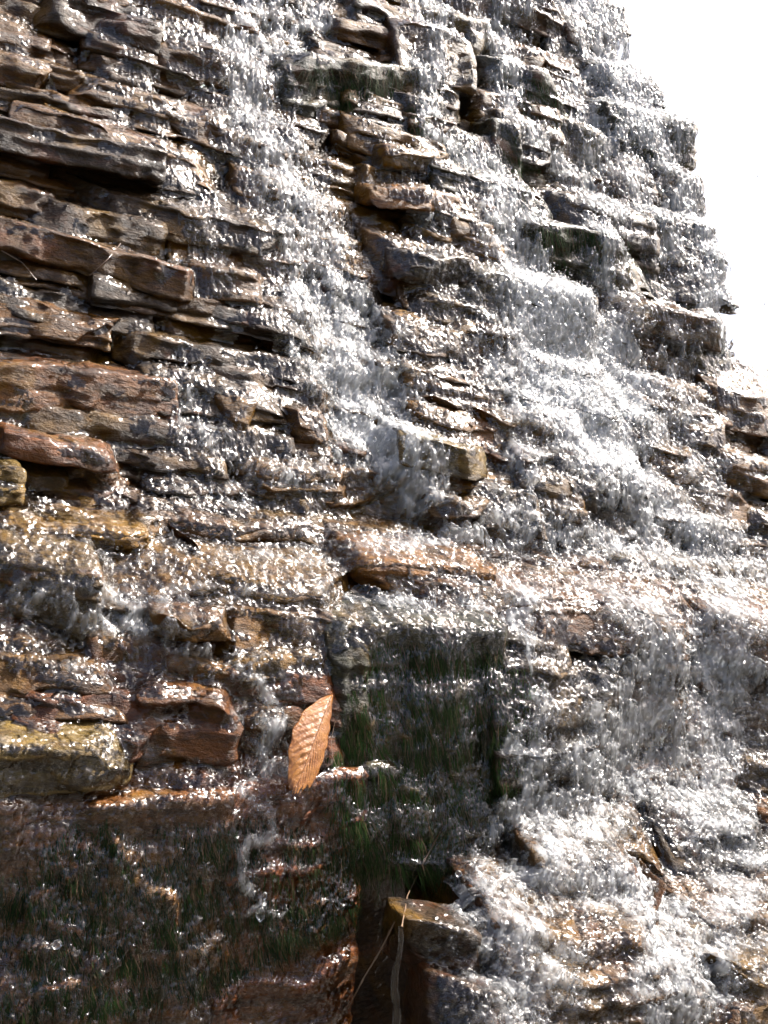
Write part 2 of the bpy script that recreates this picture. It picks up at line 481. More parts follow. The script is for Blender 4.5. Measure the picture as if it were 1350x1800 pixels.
hero(275, 1082, 425, 1085, 48, 0.06, 0.055, 'low brown rock breaking the water on the wide ledge', 142, (0.15, 0.08, 0.035), tilt=20)
hero(-70, 920, 270, 935, 36, 0.0, 0.0, 'ochre strip of rock along the back of the wide ledge', 143, OCHRE, tilt=22)

# ------------------------------------------------------------------ beds of the cliff, slab by slab
def vrow(px, py): return uv(px, py, -0.03)[1]
def beds(levels, u0, u1, lmin, lmax, seed, cols, jit=0.02, tilt=(20, 34), wofs=0.0):
    rg = np.random.default_rng(seed)
    for k in range(len(levels) - 1):
        vb, vt = levels[k], levels[k + 1]
        ua, ub = (u0(vt), u1(vt))
        u = ua - rg.uniform(0, lmin)
        wl = rg.normal(0, jit * 0.7)
        while u < ub:
            L = rg.uniform(lmin, lmax)
            um = min(u + L, ub + 0.005)
            if um - u > 0.03:
                w0 = float(w_mean(np.array(u), np.array(vt))) + wl + rg.normal(0, jit) + wofs
                w1 = w0 + rg.normal(0, jit * 0.35)
                v1, v2 = vt + rg.normal(0, 0.006), vt + rg.normal(0, 0.006)
                P1 = ORG + Av * u + Bv * v1 + Nv * w0
                P2 = ORG + Av * um + Bv * v2 + Nv * w1
                dep = ((P1 + P2) / 2 - CAM) @ Fw
                px, py = project((P1 + P2) / 2)
                if -330 < px < 1500 and -260 < py < 2050:
                    c = np.array(cols[rg.integers(len(cols))]) * rg.uniform(0.6, 1.35)
                    ks = rock(P1, P2, (vt - vb) * 0.866 * rg.uniform(1.3, 1.7) + 0.015, rg.uniform(0.2, 0.3), int(rg.integers(1e6)), rg.uniform(*tilt), lean=rg.uniform(0.05, 0.35),
                              color=tuple(c), parent=cliff, lam=rg.uniform(0.004, 0.009), cell=0.006 * dep, chips=int(rg.integers(1, 4)), r=rg.uniform(0.003, 0.008))
            u = um + rg.uniform(-0.005, 0.004)
LEFT_ROWS = [930, 890, 850, 812, 755, 700, 628, 600, 572, 548, 522, 498, 474, 448, 410, 342, 312, 285, 262, 225, 180, 132, 104, 78, 48, 18, -15, -55, -100]
rgl = np.random.default_rng(3)
rows = []
for y0, y1 in zip(LEFT_ROWS[:-1], LEFT_ROWS[1:]):
    rows.append(y0)
    if y0 - y1 > 34 and y0 not in (755, 700, 410) and rgl.random() < 0.85:
        rows.append(y0 - (y0 - y1) * rgl.uniform(0.35, 0.65))
rows.append(LEFT_ROWS[-1])
lev = [vrow(60, y) for y in rows]
beds(lev, lambda v: -0.72, lambda v: -0.02, 0.14, 0.45, 1, [(0.1, 0.055, 0.025), DARK, (0.12, 0.065, 0.028), (0.15, 0.085, 0.035), (0.07, 0.042, 0.022)], jit=0.009)
rg0 = np.random.default_rng(5)
def ladder(v0, v1, lo, hi):
    out = [v0]
    while out[-1] < v1:
        out.append(out[-1] + rg0.uniform(lo, hi))
    return out
beds(ladder(0.14, 1.7, 0.02, 0.045), lambda v: -0.04, lambda v: 0.40, 0.08, 0.24, 2, [BROWN, (0.17, 0.10, 0.045), DARK, (0.2, 0.12, 0.05)], jit=0.007)
beds(ladder(0.54, 2.1, 0.055, 0.11), lambda v: 0.38, lambda v: float(edge_u(np.array(v))) + 0.0, 0.12, 0.3, 3, [GREENISH, DARK, BROWN, (0.1, 0.075, 0.035)], jit=0.022)
beds(ladder(0.16, 0.51, 0.03, 0.06), lambda v: 0.38, lambda v: 1.35, 0.10, 0.3, 4, [BROWN, DARK, (0.17, 0.1, 0.045)], jit=0.012)
beds(ladder(-0.05, 0.16, 0.025, 0.045), lambda v: -0.62, lambda v: 1.1, 0.2, 0.6, 6, [(0.16, 0.10, 0.045), (0.19, 0.13, 0.06), BROWN, (0.15, 0.08, 0.04)], jit=0.004, tilt=(24, 28))
beds(ladder(-0.24, -0.06, 0.025, 0.045), lambda v: -0.62, lambda v: -0.09, 0.12, 0.35, 7, [(0.15, 0.10, 0.045), (0.14, 0.06, 0.03), BROWN], jit=0.008, tilt=(16, 24), wofs=-0.012)
beds(ladder(-0.50, -0.08, 0.05, 0.09), lambda v: 0.19, lambda v: 0.85, 0.10, 0.28, 8, [BROWN, (0.15, 0.08, 0.04), DARK], jit=0.012)
beds(ladder(-0.68, -0.435, 0.03, 0.055), lambda v: 0.135, lambda v: 0.65, 0.12, 0.3, 9, [BROWN, (0.17, 0.11, 0.05), (0.15, 0.08, 0.04)], jit=0.007, wofs=0.01, tilt=(16, 22))

# ------------------------------------------------------------------ water laid over the rocks
RV = np.concatenate(ALLV); RF = np.concatenate(ALLF)
BVH = BVHTree.FromPolygons(RV.tolist(), RF.tolist())
# the slabs that show most are pieces of their own, the others stay one joined piece of the cliff
starts = np.cumsum([0] + [len(f) for f in ALLF])
seen = np.zeros(len(ALLF))
for py in range(-60, 1861, 14):
    for px in range(-60, 1411, 14):
        fi = BVH.ray_cast(Vector(CAM), Vector(ray(px, py)).normalized(), 8)[2]
        if fi is not None:
            seen[np.searchsorted(starts, fi, side='right') - 1] += 1 if (0 <= px <= 1350 and 0 <= py <= 1800) else 0.05
SLABS.sort(key=lambda t: -seen[t[0]])
rest = [t for t in SLABS[295:] if seen[t[0]] > 0]
for (_, W, Q, mid, color) in SLABS[:295]:
    o = mesh_obj('rock_slab', W - cliff.location, Q, M_ROCK, cliff, mid)
    o.color = (*color, 1)
if rest:
    VV, FF, nb = [], [], 0
    for (_, W, Q, mid, color) in rest:
        VV.append(W); FF.append(Q + nb); nb += len(W)
    o = mesh_obj('rock_slabs', np.concatenate(VV), np.concatenate(FF), M_ROCK, cliff)
    o.color = (0.10, 0.065, 0.035, 1)
    o['kind'] = 'stuff'
print('slabs', len(SLABS), 'seen', int((seen > 0).sum()), 'of', len(seen))
NU, NVV = 1080, 1100
U = np.linspace(-0.60, 1.22, NU)
tt = np.linspace(0, 1, NVV)
Vr = -0.62 + 2.62 * (0.55 * tt + 0.45 * tt ** 2)         # finer rows low down
CU, CV = 380, 520
Uc = np.linspace(U[0], U[-1], CU); Vc = np.interp(np.linspace(0, 1, CV), tt, Vr)
Hc = np.full((CV, CU), np.nan)
dn = Vector(-Nv)
for i in range(CV):
    base = ORG + Bv * Vc[i] + Nv * 0.6
    for j in range(CU):
        loc = BVH.ray_cast(Vector(base + Av * Uc[j]), dn, 1.0)[0]
        if loc is not None:
            Hc[i, j] = (np.array(loc) - ORG) @ Nv
hole = np.isnan(Hc)
Hc = np.where(hole, -0.14, Hc)
def blur(a, n):
    for _ in range(n):
        a = np.pad(a, 1, mode='edge')
        a = (a[:-2, 1:-1] + a[2:, 1:-1] + a[1:-1, :-2] + a[1:-1, 2:] + 2 * a[1:-1, 1:-1]) / 6
    return a
def up(a):
    """bilinear from the coarse sheet to the fine one"""
    fi = np.interp(Vr, Vc, np.arange(CV)); fj = np.interp(U, Uc, np.arange(CU))
    i0 = np.minimum(fi.astype(int), CV - 2); j0 = np.minimum(fj.astype(int), CU - 2)
    a0 = (fi - i0)[:, None]; b0 = (fj - j0)[None, :]
    A = a[i0][:, j0]; B = a[i0][:, j0 + 1]; C_ = a[i0 + 1][:, j0]; D_ = a[i0 + 1][:, j0 + 1]
    return (A * (1 - b0) + B * b0) * (1 - a0) + (C_ * (1 - b0) + D_ * b0) * a0
# streams: traced down the face as polylines (x, y, half width, strength)
STREAMS = [
    [(520, -60, 60, 1), (430, 60, 65, .9), (435, 160, 70, .9), (480, 260, 85, .95), (540, 380, 90, 1), (560, 520, 100, 1), (620, 650, 110, 1.25), (660, 780, 90, 1.25), (715, 890, 60, 1)],
    [(560, -40, 35, 1), (545, 40, 25, 1), (470, 110, 40, .8)],
    [(300, 20, 60, .5), (400, 120, 70, .6), (420, 260, 60, .6)],
    [(760, -20, 60, .8), (765, 80, 28, 1), (752, 230, 22, 1), (840, 290, 50, .9), (880, 380, 60, .9)],
    [(900, -30, 90, .7), (870, 100, 30, .9), (905, 210, 35, .9), (960, 250, 40, .8), (1040, 330, 60, .8), (1065, 430, 40, .9), (1080, 520, 60, .7)],
    [(1010, -20, 80, 1.1), (1070, 90, 80, 1.1), (1130, 200, 65, 1.2), (1190, 300, 55, 1), (1240, 380, 55, 1.2), (1260, 470, 50, 1.3), (1275, 580, 60, 1.2)],
    [(1120, 210, 60, .9), (1040, 290, 60, .8)],
    [(870, 300, 40, .9), (890, 440, 70, 1), (930, 600, 115, 1.5), (990, 700, 130, 1.6), (1060, 790, 110, 1.5), (1150, 900, 85, 1.15), (1300, 960, 60, .8)],
    [(960, 520, 60, .9), (1030, 640, 90, 1.3), (1100, 720, 90, 1.3)],
    [(1180, 620, 60, .6), (1200, 760, 70, .7), (1240, 840, 70, .7)],
    [(930, 800, 60, .8), (930, 900, 50, .8)],
    [(905, 1040, 55, .9), (922, 1110, 36, 1), (925, 1190, 14, .9)],
    [(1060, 1040, 60, .8), (1130, 1160, 90, .9), (1100, 1300, 120, 1), (1000, 1420, 100, 1), (960, 1500, 80, 1)],
    [(1260, 1030, 60, .9), (1250, 1180, 100, 1), (1260, 1330, 80, 1), (1200, 1430, 70, .9), (1310, 1480, 70, .9)],
    [(940, 1230, 40, .8), (930, 1360, 50, .9), (900, 1480, 50, .9)],
    [(860, 1540, 50, .9), (1000, 1540, 80, .9), (1120, 1560, 90, 1), (1180, 1640, 90, 1), (1160, 1780, 90, 1)],
    [(845, 1560, 55, 1), (885, 1650, 70, 1), (905, 1770, 80, 1)],
    [(900, 1600, 70, .9), (930, 1700, 90, 1), (900, 1800, 90, 1)],
    [(1290, 1560, 70, .8), (1260, 1680, 60, .9), (1240, 1790, 50, .9)],
    [(440, 1170, 35, .7), (470, 1270, 45, .9), (465, 1370, 30, .8), (442, 1470, 32, 1), (432, 1560, 26, 1), (452, 1612, 12, 1)],
    [(350, 1380, 30, .5), (395, 1440, 18, .5)],
    [(60, 1075, 70, .6), (200, 1075, 65, .85), (330, 1140, 50, .6)],
    [(480, 830, 60, .6), (420, 880, 60, .6), (300, 870, 50, .45)],
    [(330, 640, 40, .5), (330, 750, 50, .7), (420, 800, 60, .6)],
    [(650, 1080, 50, .5), (850, 1050, 60, .6)],
    [(-40, 960, 40, .45), (250, 985, 50, .5), (520, 990, 55, .6), (760, 950, 50, .75), (950, 950, 60, .9), (1180, 980, 70, .9), (1380, 1010, 60, .8)],
    [(-40, 1040, 40, .5), (120, 1060, 45, .65), (420, 1040, 40, .55), (650, 1060, 40, .6), (850, 1060, 40, .8)],
    [(-40, 1160, 30, .45), (150, 1180, 30, .5), (380, 1170, 30, .5), (560, 1120, 35, .55)],
    [(250, 1370, 25, .4), (120, 1250, 25, .4)],
    [(230, 110, 60, .35), (330, 300, 50, .45), (400, 480, 60, .5)],
    [(150, 850, 40, .4), (350, 860, 50, .55), (560, 830, 60, .7)],
    [(700, 300, 60, .5), (760, 420, 60, .5), (790, 620, 60, .5)],
    [(1150, 80, 60, .9), (1190, 230, 50, .9)],
    [(1000, 120, 60, .7), (1060, 240, 60, .8), (1130, 330, 60, .9), (1180, 460, 60, .8)],
    [(340, 1660, 16, .6), (330, 1790, 12, .6)],
]
Ug, Vg = np.meshgrid(U, Vr)
FL = np.zeros_like(Ug)
wob = band(Ug.shape, 0.10, 0.10, 3, (U[1] - U[0]), 0.0023) * 0.012
def on_rock(px, py):
    loc = BVH.ray_cast(Vector(CAM), Vector(ray(px, py)).normalized(), 8)[0]
    P = hit(px, py, -0.04) if loc is None else np.array(loc)
    a0, b0, _ = uvw(P)
    return np.array([a0, b0]), ((P - CAM) @ Fw) / FOC * 1.08
for S in STREAMS:
    for (x1, y1, r1, s1), (x2, y2, r2, s2) in zip(S[:-1], S[1:]):
        p, k1 = on_rock(x1, y1); q_, k2 = on_rock(x2, y2)
        d = q_ - p
        L2 = d @ d
        t = np.clip(((Ug - p[0]) * d[0] + (Vg - p[1]) * d[1]) / L2, 0, 1)
        dist = np.hypot(Ug + wob - p[0] - t * d[0], Vg - p[1] - t * d[1])
        rr = r1 * k1 * (1 - t) + r2 * k2 * t
        st = s1 * (1 - t) + s2 * t
        FL = np.maximum(FL, st * np.exp(-(dist / (rr * 1.0)) ** 2 * 0.9))
# steepness of the rock: water gathers on the treads and curtains over the lips
Hs = blur(Hc, 2)
dHdv = np.gradient(Hs, Vc, axis=0)
tread = up(blur(smooth(0.15, -0.45, dHdv), 2))
Hcur = Hs.copy()
for i in range(CV - 2, -1, -1):
    Hcur[i] = np.maximum(Hcur[i], Hcur[i + 1] - 0.62 * (Vc[i + 1] - Vc[i]))
H1 = up(Hs); H2 = up(blur(Hcur, 3)); 
Hd = Hcur.copy()
for _ in range(2):
    Hp = np.pad(Hd, 1, mode='edge')
    Hd = np.max([Hp[a_:a_ + CV, b_:b_ + CU] for a_ in range(3) for b_ in range(3)], axis=0)
H3 = up(blur(0.6 * Hd + 0.4 * Hcur, 7))
du_ = U[1] - U[0]; dv_ = 0.0022
sh = Ug.shape
big = band(sh, 0.030, 0.050, 21, du_, dv_)
n1 = band(sh, 0.013, 0.018, 22, du_, dv_)
n2 = band(sh, 0.0065, 0.008, 23, du_, dv_)
n3 = band(sh, 0.013, 0.009, 24, du_, dv_)
nf = band(sh, 0.007, 0.034, 26, du_, dv_)
n4 = band(sh, 0.0050, 0.0065, 27, du_, dv_)
patch = band(sh, 0.09, 0.06, 25, du_, dv_)
film = np.clip(0.08 + 0.2 * patch + 0.55 * tread, 0, 0.8)
zone = smooth(-0.3, -0.02, Ug) * 0.25 + 0.25 * smooth(0.25, 0.5, Ug) + 0.25 * (1 - smooth(0.05, 0.2, Vg)) * smooth(-0.25, -0.12, Vg)
FT = np.clip(FL * (0.82 + 0.12 * big + 0.08 * n1) + 0.5 * zone * (0.6 + 0.5 * tread + 0.3 * patch), 0, 1.3)
mixc = smooth(0.3, 0.7, FT)
mix3 = smooth(0.5, 0.85, FT)
Wt = H1 * (1 - mixc) + (H2 * (1 - mix3) + H3 * mix3) * mixc
sheet = (1 - smooth(0.09, 0.15, Vg)) * smooth(-0.13, -0.05, Vg) * smooth(0.25, 0.5, tread)
Wt = Wt * (1 - sheet) + (H3 + 0.002) * sheet
film = np.maximum(film, 0.5 * sheet)
Wf = Wt + 0.002 * FT
Wt = Wt + 0.0015 * (film - 0.25) + 0.002 * smooth(0.4, 0.8, FT) + 0.0040 * FT
steep = 1 - tread
FA = np.clip(FT, 0, 1) ** 1.2
Wt = Wt + FA * (0.0013 * big + 0.0015 * n1 + 0.00028 * n2 + 0.0004 * steep * nf) + 0.0005 * n3 * (0.4 + tread) * np.clip(0.9 + 0.5 * patch, 0.2, 1.6) + 0.00012 * n2 + 0.0010 * big * (tread - 0.2) + 0.0003 * nf * steep
face = np.maximum(smooth(0.2, 0.1, Ug) * smooth(-0.2, -0.27, Vg), smooth(0.24, 0.19, Ug) * smooth(-0.08, -0.03, Ug) * smooth(-0.05, -0.09, Vg)) * steep
nsl = nf.copy()
for i in range(sh[0]):
    nsl[i] = np.roll(nf[i], int(round(Vr[i] * 0.3 / du_)))
film = np.maximum(film, 0.5 * face)
Wt = Wt + face * (0.003 + 0.0012 * nsl + 0.0004 * n2)
thick = film + FT
spk = smooth(-0.4, 1.4, n4 + 0.6 * n1 * tread + 0.6 * nf * steep)
foam = np.clip(smooth(0.35, 1.0, FT) * (0.03 + 0.25 * spk) , 0, 0.6)
soft = band(sh, 0.010, 0.08, 31, du_, dv_)
core = np.clip(smooth(0.35, 1.2, FL * (0.95 + 0.06 * big + 0.1 * patch)) * (0.62 + 0.22 * soft) + 0.55 * smooth(0.98, 1.4, FL), 0, 0.97)
core = core * (1 - 0.4 * smooth(-0.2, -0.27, Vg) * smooth(0.12, 0.05, Ug))
flowa = np.clip(0.22 + 0.6 * FT - 0.1 * sheet, 0, 0.85)
PW = ORG + Ug[..., None] * Av + Vg[..., None] * Bv + Wt[..., None] * Nv
PF = ORG + Ug[..., None] * Av + Vg[..., None] * Bv + Wf[..., None] * Nv
qx = PW - CAM
zc = qx @ Fw
pxs = 675 + FOC * (qx @ Rt) / zc; pys = 900 - FOC * (qx @ Up) / zc
bad = up(blur(hole.astype(float), 1)) > 0.06
keep = (pxs > -160) & (pxs < 1500) & (pys > -130) & (pys < 1930) & (thick > 0.27) & (Wt - H1 < 0.09) & ~bad
kq = keep[:-1, :-1] & keep[1:, :-1] & keep[:-1, 1:] & keep[1:, 1:]
# one sheet per body of water
lab = np.zeros(sh, int)
lab[(FT > 0.42)] = 9
uu, vv = Ug, Vg
lab[(lab == 9) & (vv > 0.12) & (uu < 0.2)] = 1
lab[(lab == 9) & (vv > 0.12)] = 2
lab[(lab == 9) & (vv < -0.02) & (uu > 0.1)] = 3
lab[(lab == 9) & (vv < -0.12)] = 4
lab[lab == 9] = 5
NAMES = {0: ('water_film', 'thin clear film of water over the brown rock beds'),
         1: ('cascade', 'white broken cascade running down the middle left of the cliff'),
         2: ('cascade', 'blinding white cascade down the right side of the cliff'),
         3: ('cascade', 'broad bubbling cascade falling in the lower right corner'),
         4: ('trickle', 'narrow trickle falling past the brown leaf'),
         5: ('running_water', 'rippled water sliding over the wide middle ledge')}
for L, (nm, lb) in NAMES.items():
    m = kq & (lab[:-1, :-1] == L)
    I, J = np.nonzero(m)
    if len(I) == 0:
        continue
    q = I * NU + J
    Fq = np.stack([q, q + 1, q + NU + 1, q + NU], 1)
    used, inv = np.unique(Fq, return_inverse=True)
    o = mesh_obj(nm, PW.reshape(-1, 3)[used], inv.reshape(-1, 4), M_WATER)
    at_ = o.data.attributes.new('foam', 'FLOAT', 'POINT')
    at_.data.foreach_set('value', foam.ravel()[used].astype(np.float32))
    at_ = o.data.attributes.new('flow', 'FLOAT', 'POINT')
    at_.data.foreach_set('value', flowa.ravel()[used].astype(np.float32))
    tag(o, lb, kind='structure')
    # the white, air-filled water inside the stream, under its clear rippled skin
    mw = (kq & (lab[:-1, :-1] == L) & (core[:-1, :-1] > 0.03))
    mw = mw[:mw.shape[0] // 2 * 2, :mw.shape[1] // 2 * 2]
    mw = mw[::2, ::2] & mw[1::2, 1::2]
    I, J = np.nonzero(mw)
    if L == 0 or len(I) == 0:
        continue
    q = I * 2 * NU + J * 2
    ok = (I * 2 + 2 < sh[0]) & (J * 2 + 2 < sh[1])
    q = q[ok]
    Fq = np.stack([q, q + 2, q + 2 * NU + 2, q + 2 * NU], 1)
    used, inv = np.unique(Fq, return_inverse=True)
    w_ = mesh_obj('white_water', PF.reshape(-1, 3)[used], inv.reshape(-1, 4), M_FOAM, o)
    at_ = w_.data.attributes.new('foam', 'FLOAT', 'POINT')
    at_.data.foreach_set('value', core.ravel()[used].astype(np.float32))

# ------------------------------------------------------------------ drops thrown off the streams
def ico(sub):
    import bmesh
    bm = bmesh.new()
    bmesh.ops.create_icosphere(bm, subdivisions=sub, radius=1)
    v = np.array([x.co[:] for x in bm.verts]); f = np.array([[y.index for y in x.verts] for x in bm.faces])
    bm.free()
    return v, f
IV, IF = ico(1)
prob = (np.clip(FL, 0, 1.2) ** 2) * keep
flat = prob.ravel() / prob.sum()
ids = RNG.choice(flat.size, 6500, p=flat)
DV, DF = [], []
for c, k in enumerate(ids):
    P = PW.reshape(-1, 3)[k] + Nv * (RNG.exponential(0.009) - 0.001) + RNG.normal(0, 0.002, 3)
    r_ = RNG.uniform(0.0008, 0.0018) * (1 + 1.2 * RNG.random() ** 5)
    DV.append(P + IV * r_ * np.array([1, 1, RNG.uniform(0.9, 2.2)]))
    DF.append(IF + c * len(IV))
o = mesh_obj('water_drops', np.concatenate(DV), np.concatenate(DF), M_DROP)
tag(o, 'countless small drops of water thrown off the cascades', 'drops', kind='stuff')

# ------------------------------------------------------------------ hanging weed on the shaded faces
def in_poly(poly, n):
    poly = np.array(poly, float)
    out = []
    lo, hi = poly.min(0), poly.max(0)
    while len(out) < n:
        p = RNG.uniform(lo, hi)
        c = False
        j = len(poly) - 1
        for i in range(len(poly)):
            if (poly[i, 1] > p[1]) != (poly[j, 1] > p[1]) and p[0] < (poly[j, 0] - poly[i, 0]) * (p[1] - poly[i, 1]) / (poly[j, 1] - poly[i, 1]) + poly[i, 0]:
                c = not c
            j = i
        if c:
            out.append(p)
    return out
def weed(polys, label, name='hanging_weed'):
    VV, FF, TT = [], [], []
    nb = 0
    for poly, n, ln, bright in polys:
        seeds = in_poly(poly, max(8, n // 26))
        pts = []
        for (sx, sy) in seeds:
            cs = RNG.uniform(0.5, 1.6); cl = RNG.uniform(0.5, 1.5); cw = RNG.normal(-0.2, 0.16); sp = RNG.uniform(5, 16)
            for _ in range(int(RNG.integers(8, 44))):
                dx = RNG.normal(0, sp)
                pts.append((sx + dx, sy + RNG.normal(0, 7), cs, cl, cw - dx * 0.012))
        for (px, py, cs, cl, cw) in pts:
            d = Vector(ray(px, py)).normalized()
            loc, nrm, _, _ = BVH.ray_cast(Vector(CAM), d, 6)
            if loc is None or nrm.z > 0.6:
                continue
            p = np.array(loc); nn = np.array(nrm)
            wdt = RNG.uniform(0.0002, 0.0006)
            Ls = ln * cl * RNG.uniform(0.5, 1.3)
            side = np.cross(nn, Zv); side /= np.linalg.norm(side) + 1e-9
            sway = cw + RNG.normal(0, 0.08)
            ns = 5
            sx_ = cs * 9
            p = p + nn * 0.001
            lift = RNG.uniform(0.0005, 0.0025)
            col = np.array([0.010, 0.024, 0.004]) * cs * RNG.uniform(0.5, 1.4) * bright if RNG.random() < 0.8 else np.array([0.07, 0.045, 0.028]) * RNG.uniform(0.4, 1.4)
            for s in range(ns + 1):
                t = s / ns
                c = p - Zv * Ls * t + side * (sway * Ls * t + 0.0016 * math.sin(7 * t + sx_ + px * 0.05) * t) + nn * lift * math.sin(math.pi * min(1, t * 0.7))
                hw = wdt * (1 - t * 0.85)
                VV += [c - side * hw, c + side * hw]
                TT += [col, col]
            for s in range(ns):
                b = nb + 2 * s
                FF.append((b, b + 1, b + 3, b + 2))
            nb += 2 * (ns + 1)
    o = mesh_obj(name, VV, FF, M_MOSS)
    ca = o.data.color_attributes.new('tint', 'FLOAT_COLOR', 'POINT')
    ca.data.foreach_set('color', np.concatenate([np.array(TT), np.ones((len(TT), 1))], 1).astype(np.float32).ravel())
    tag(o, label, 'weed', kind='stuff')
weed([([(650, 1125), (760, 1115), (830, 1140), (905, 1125), (925, 1250), (900, 1400), (875, 1540), (780, 1560), (700, 1540), (640, 1600), (600, 1480), (575, 1340)], 11000, 0.026, 1.0),
      ([(890, 1150), (945, 1190), (925, 1380), (890, 1340)], 350, 0.03, 2.6),
      ([(130, 1450), (480, 1440), (650, 1480), (650, 1600), (330, 1760), (0, 1800), (0, 1570)], 11000, 0.018, 0.6)],
     'dark green weed hanging down the shaded lower rock faces')
weed([([(515, 110), (765, 110), (760, 240), (600, 195)], 2200, 0.04, 1.0),
      ([(865, 110), (1015, 145), (1000, 225), (890, 175)], 900, 0.04, 1.0),
      ([(860, 205), (930, 215), (935, 345), (890, 335)], 350, 0.045, 1.2),
      ([(1090, 190), (1228, 232), (1215, 305), (1100, 245)], 450, 0.05, 1.3),
      ([(925, 380), (1135, 425), (1125, 480), (950, 445)], 900, 0.04, 1.0)],
     'dark green weed hanging from the upper ledges behind the cascades')

# ------------------------------------------------------------------ the leaf
def leaf():
    Dl = None
    loc = BVH.ray_cast(Vector(CAM), Vector(ray(540, 1330)).normalized(), 5)[0]
    Dl = float((np.array(loc) - CAM) @ Fw) - 0.012
    def dep(x, y):
        q = BVH.ray_cast(Vector(CAM), Vector(ray(x, y)).normalized(), 5)[0]
        return float((np.array(q) - CAM) @ Fw)
    db = min(dep(x, 1395) for x in (505, 517, 530, 545)) - 0.008
    dt = min(dep(x, y) for x, y in ((584, 1222), (560, 1225), (540, 1240))) - 0.006
    for x, y in ((505, 1300), (552, 1305), (575, 1300), (560, 1350), (510, 1350), (570, 1260), (520, 1260)):
        t = (y - 1222) / 178
        over = dt * (1 - t) + db * t - (dep(x, y) - 0.006)
        if over > 0:
            dt -= over * (1 - t); db -= over * t
    db -= 0.03; dt += 0.004
    T = at(584, 1222, dt); Bm = at(517, 1400, db)
    mid = at(552, 1305, (dt + db) / 2 - 0.004)
    n, m = 90, 41
    V, vein = np.zeros((n, m, 3)), np.zeros((n, m))
    for i in range(n):
        t = i / (n - 1)
        c = T * (1 - t) ** 2 + 2 * t * (1 - t) * (2 * mid - (T + Bm) / 2) + Bm * t * t
        tan = Bm - T; tan /= np.linalg.norm(tan)
        view = CAM - c; view /= np.linalg.norm(view)
        side = np.cross(view, tan); side /= np.linalg.norm(side)           # picture right of the midrib is minus
        wl = (0.0275 + 0.0012 * math.sin(31 * t)) * max(0.0, math.sin(math.pi * min(1, t * 0.93 + 0.0) ** 0.82)) ** 0.95 * (1 - 0.15 * t) + 0.0012
        wr = (0.0155 + 0.0012 * math.sin(43 * t + 1)) * max(0.0, math.sin(math.pi * min(1, t * 0.9) ** 1.3)) ** 0.8 + 0.0012
        for j in range(m):
            s = (j - (m - 1) / 2) / ((m - 1) / 2)
            a = abs(s)
            wdt = wr if s > 0 else wl
            if s > 0:
                wdt *= 1 + 0.05 * math.sin(40 * t)
            sg = 1 if s > 0 else -1
            ph = (t - 0.17 * a - 0.05 * a * a) * 11.5 if s < 0 else (t - 0.5 * a) * 12
            tri = abs((ph % 1) - 0.5) * 2 + 0.10 * math.sin(37 * t + 5 * a)
            pl = -(0.0019 + 0.0008 * math.sin(9 * t + 2)) * (tri ** 1.6 - 0.4) * min(1, a * 5) * (1 - 0.5 * a) * min(1, t * 6)
            fold = -0.75 if s > 0 else 0.18
            depth = (abs(s) * wdt) * fold + 0.004 * a * a * (-1 if s > 0 else -1)
            pos = c - side * sg * a * wdt * 1.0 * -1 + view * (depth + pl)
            V[i, j] = pos + tan * (a * wdt) * (0.1 if s > 0 else 0.0)
            vein[i, j] = max(0, 1 - abs(a) * 9) * 0.8 + max(0, (tri - 0.78) * 4.5)
    # torn lower margin
    ids = np.arange(n * m).reshape(n, m)
    Fq = []
    for i in range(n - 1):
        for j in range(m - 1):
            t = i / (n - 1); s = (j + 0.5 - (m - 1) / 2) / ((m - 1) / 2)
            lim = 1.0 - 0.05 * abs(math.sin(s * 9 + 1)) - (0.10 * max(0, s) + 0.04 * max(0, math.sin(s * 21)))
            if t < lim:
                Fq.append((ids[i, j], ids[i + 1, j], ids[i + 1, j + 1], ids[i, j + 1]))
    o = mesh_obj('fallen_leaf', V.reshape(-1, 3), Fq, M_LEAF, origin=mid)
    a_ = o.data.attributes.new('vein', 'FLOAT', 'POINT')
    a_.data.foreach_set('value', vein.ravel().astype(np.float32))
    md = o.modifiers.new('thickness', 'SOLIDIFY'); md.thickness = 0.0004
    tag(o, 'brown wet autumn leaf with pleated veins stuck to the rock', 'leaf')
    return o, V
LEAF, LV = leaf()
def tube(name, pts, r0, r1, mat, label=None, cat=None, parent=None, sides=6):
    pts = np.array(pts)
    V, Fq = [], []
    n = len(pts)
    for i in range(n):
        t = pts[min(i + 1, n - 1)] - pts[max(i - 1, 0)]
        t /= np.linalg.norm(t)
        a = np.cross(t, [0.3, 0.9, 0.1]); a /= np.linalg.norm(a)
        b = np.cross(t, a)
        r_ = (r0 + (r1 - r0) * i / (n - 1)) * (1.0 + (0.7 if mat is M_TWIG and i % 7 == 3 else 0.0))
        for s in range(sides):
            an = 2 * math.pi * s / sides
            V.append(pts[i] + r_ * (a * math.cos(an) + b * math.sin(an)))
    for i in range(n - 1):
        for s in range(sides):
            Fq.append((i * sides + s, i * sides + (s + 1) % sides, (i + 1) * sides + (s + 1) % sides, (i + 1) * sides + s))
    o = mesh_obj(name, V, Fq, mat, parent, np.array(pts[0]) if parent is None else None)
    if label:
        tag(o, label, cat)
    return o
mr = LV[:, LV.shape[1] // 2]
vw = (CAM - mr[0]) / np.linalg.norm(CAM - mr[0])
rib = tube('midrib', [p + vw * 0.0002 - mr[0] * 0 for p in mr[::3]], 0.0009, 0.0004, M_LEAF)
rib.parent = LEAF; rib.matrix_parent_inverse = Matrix.Translation(-LEAF.location)
a_ = rib.data.attributes.new('vein', 'FLOAT', 'POINT')

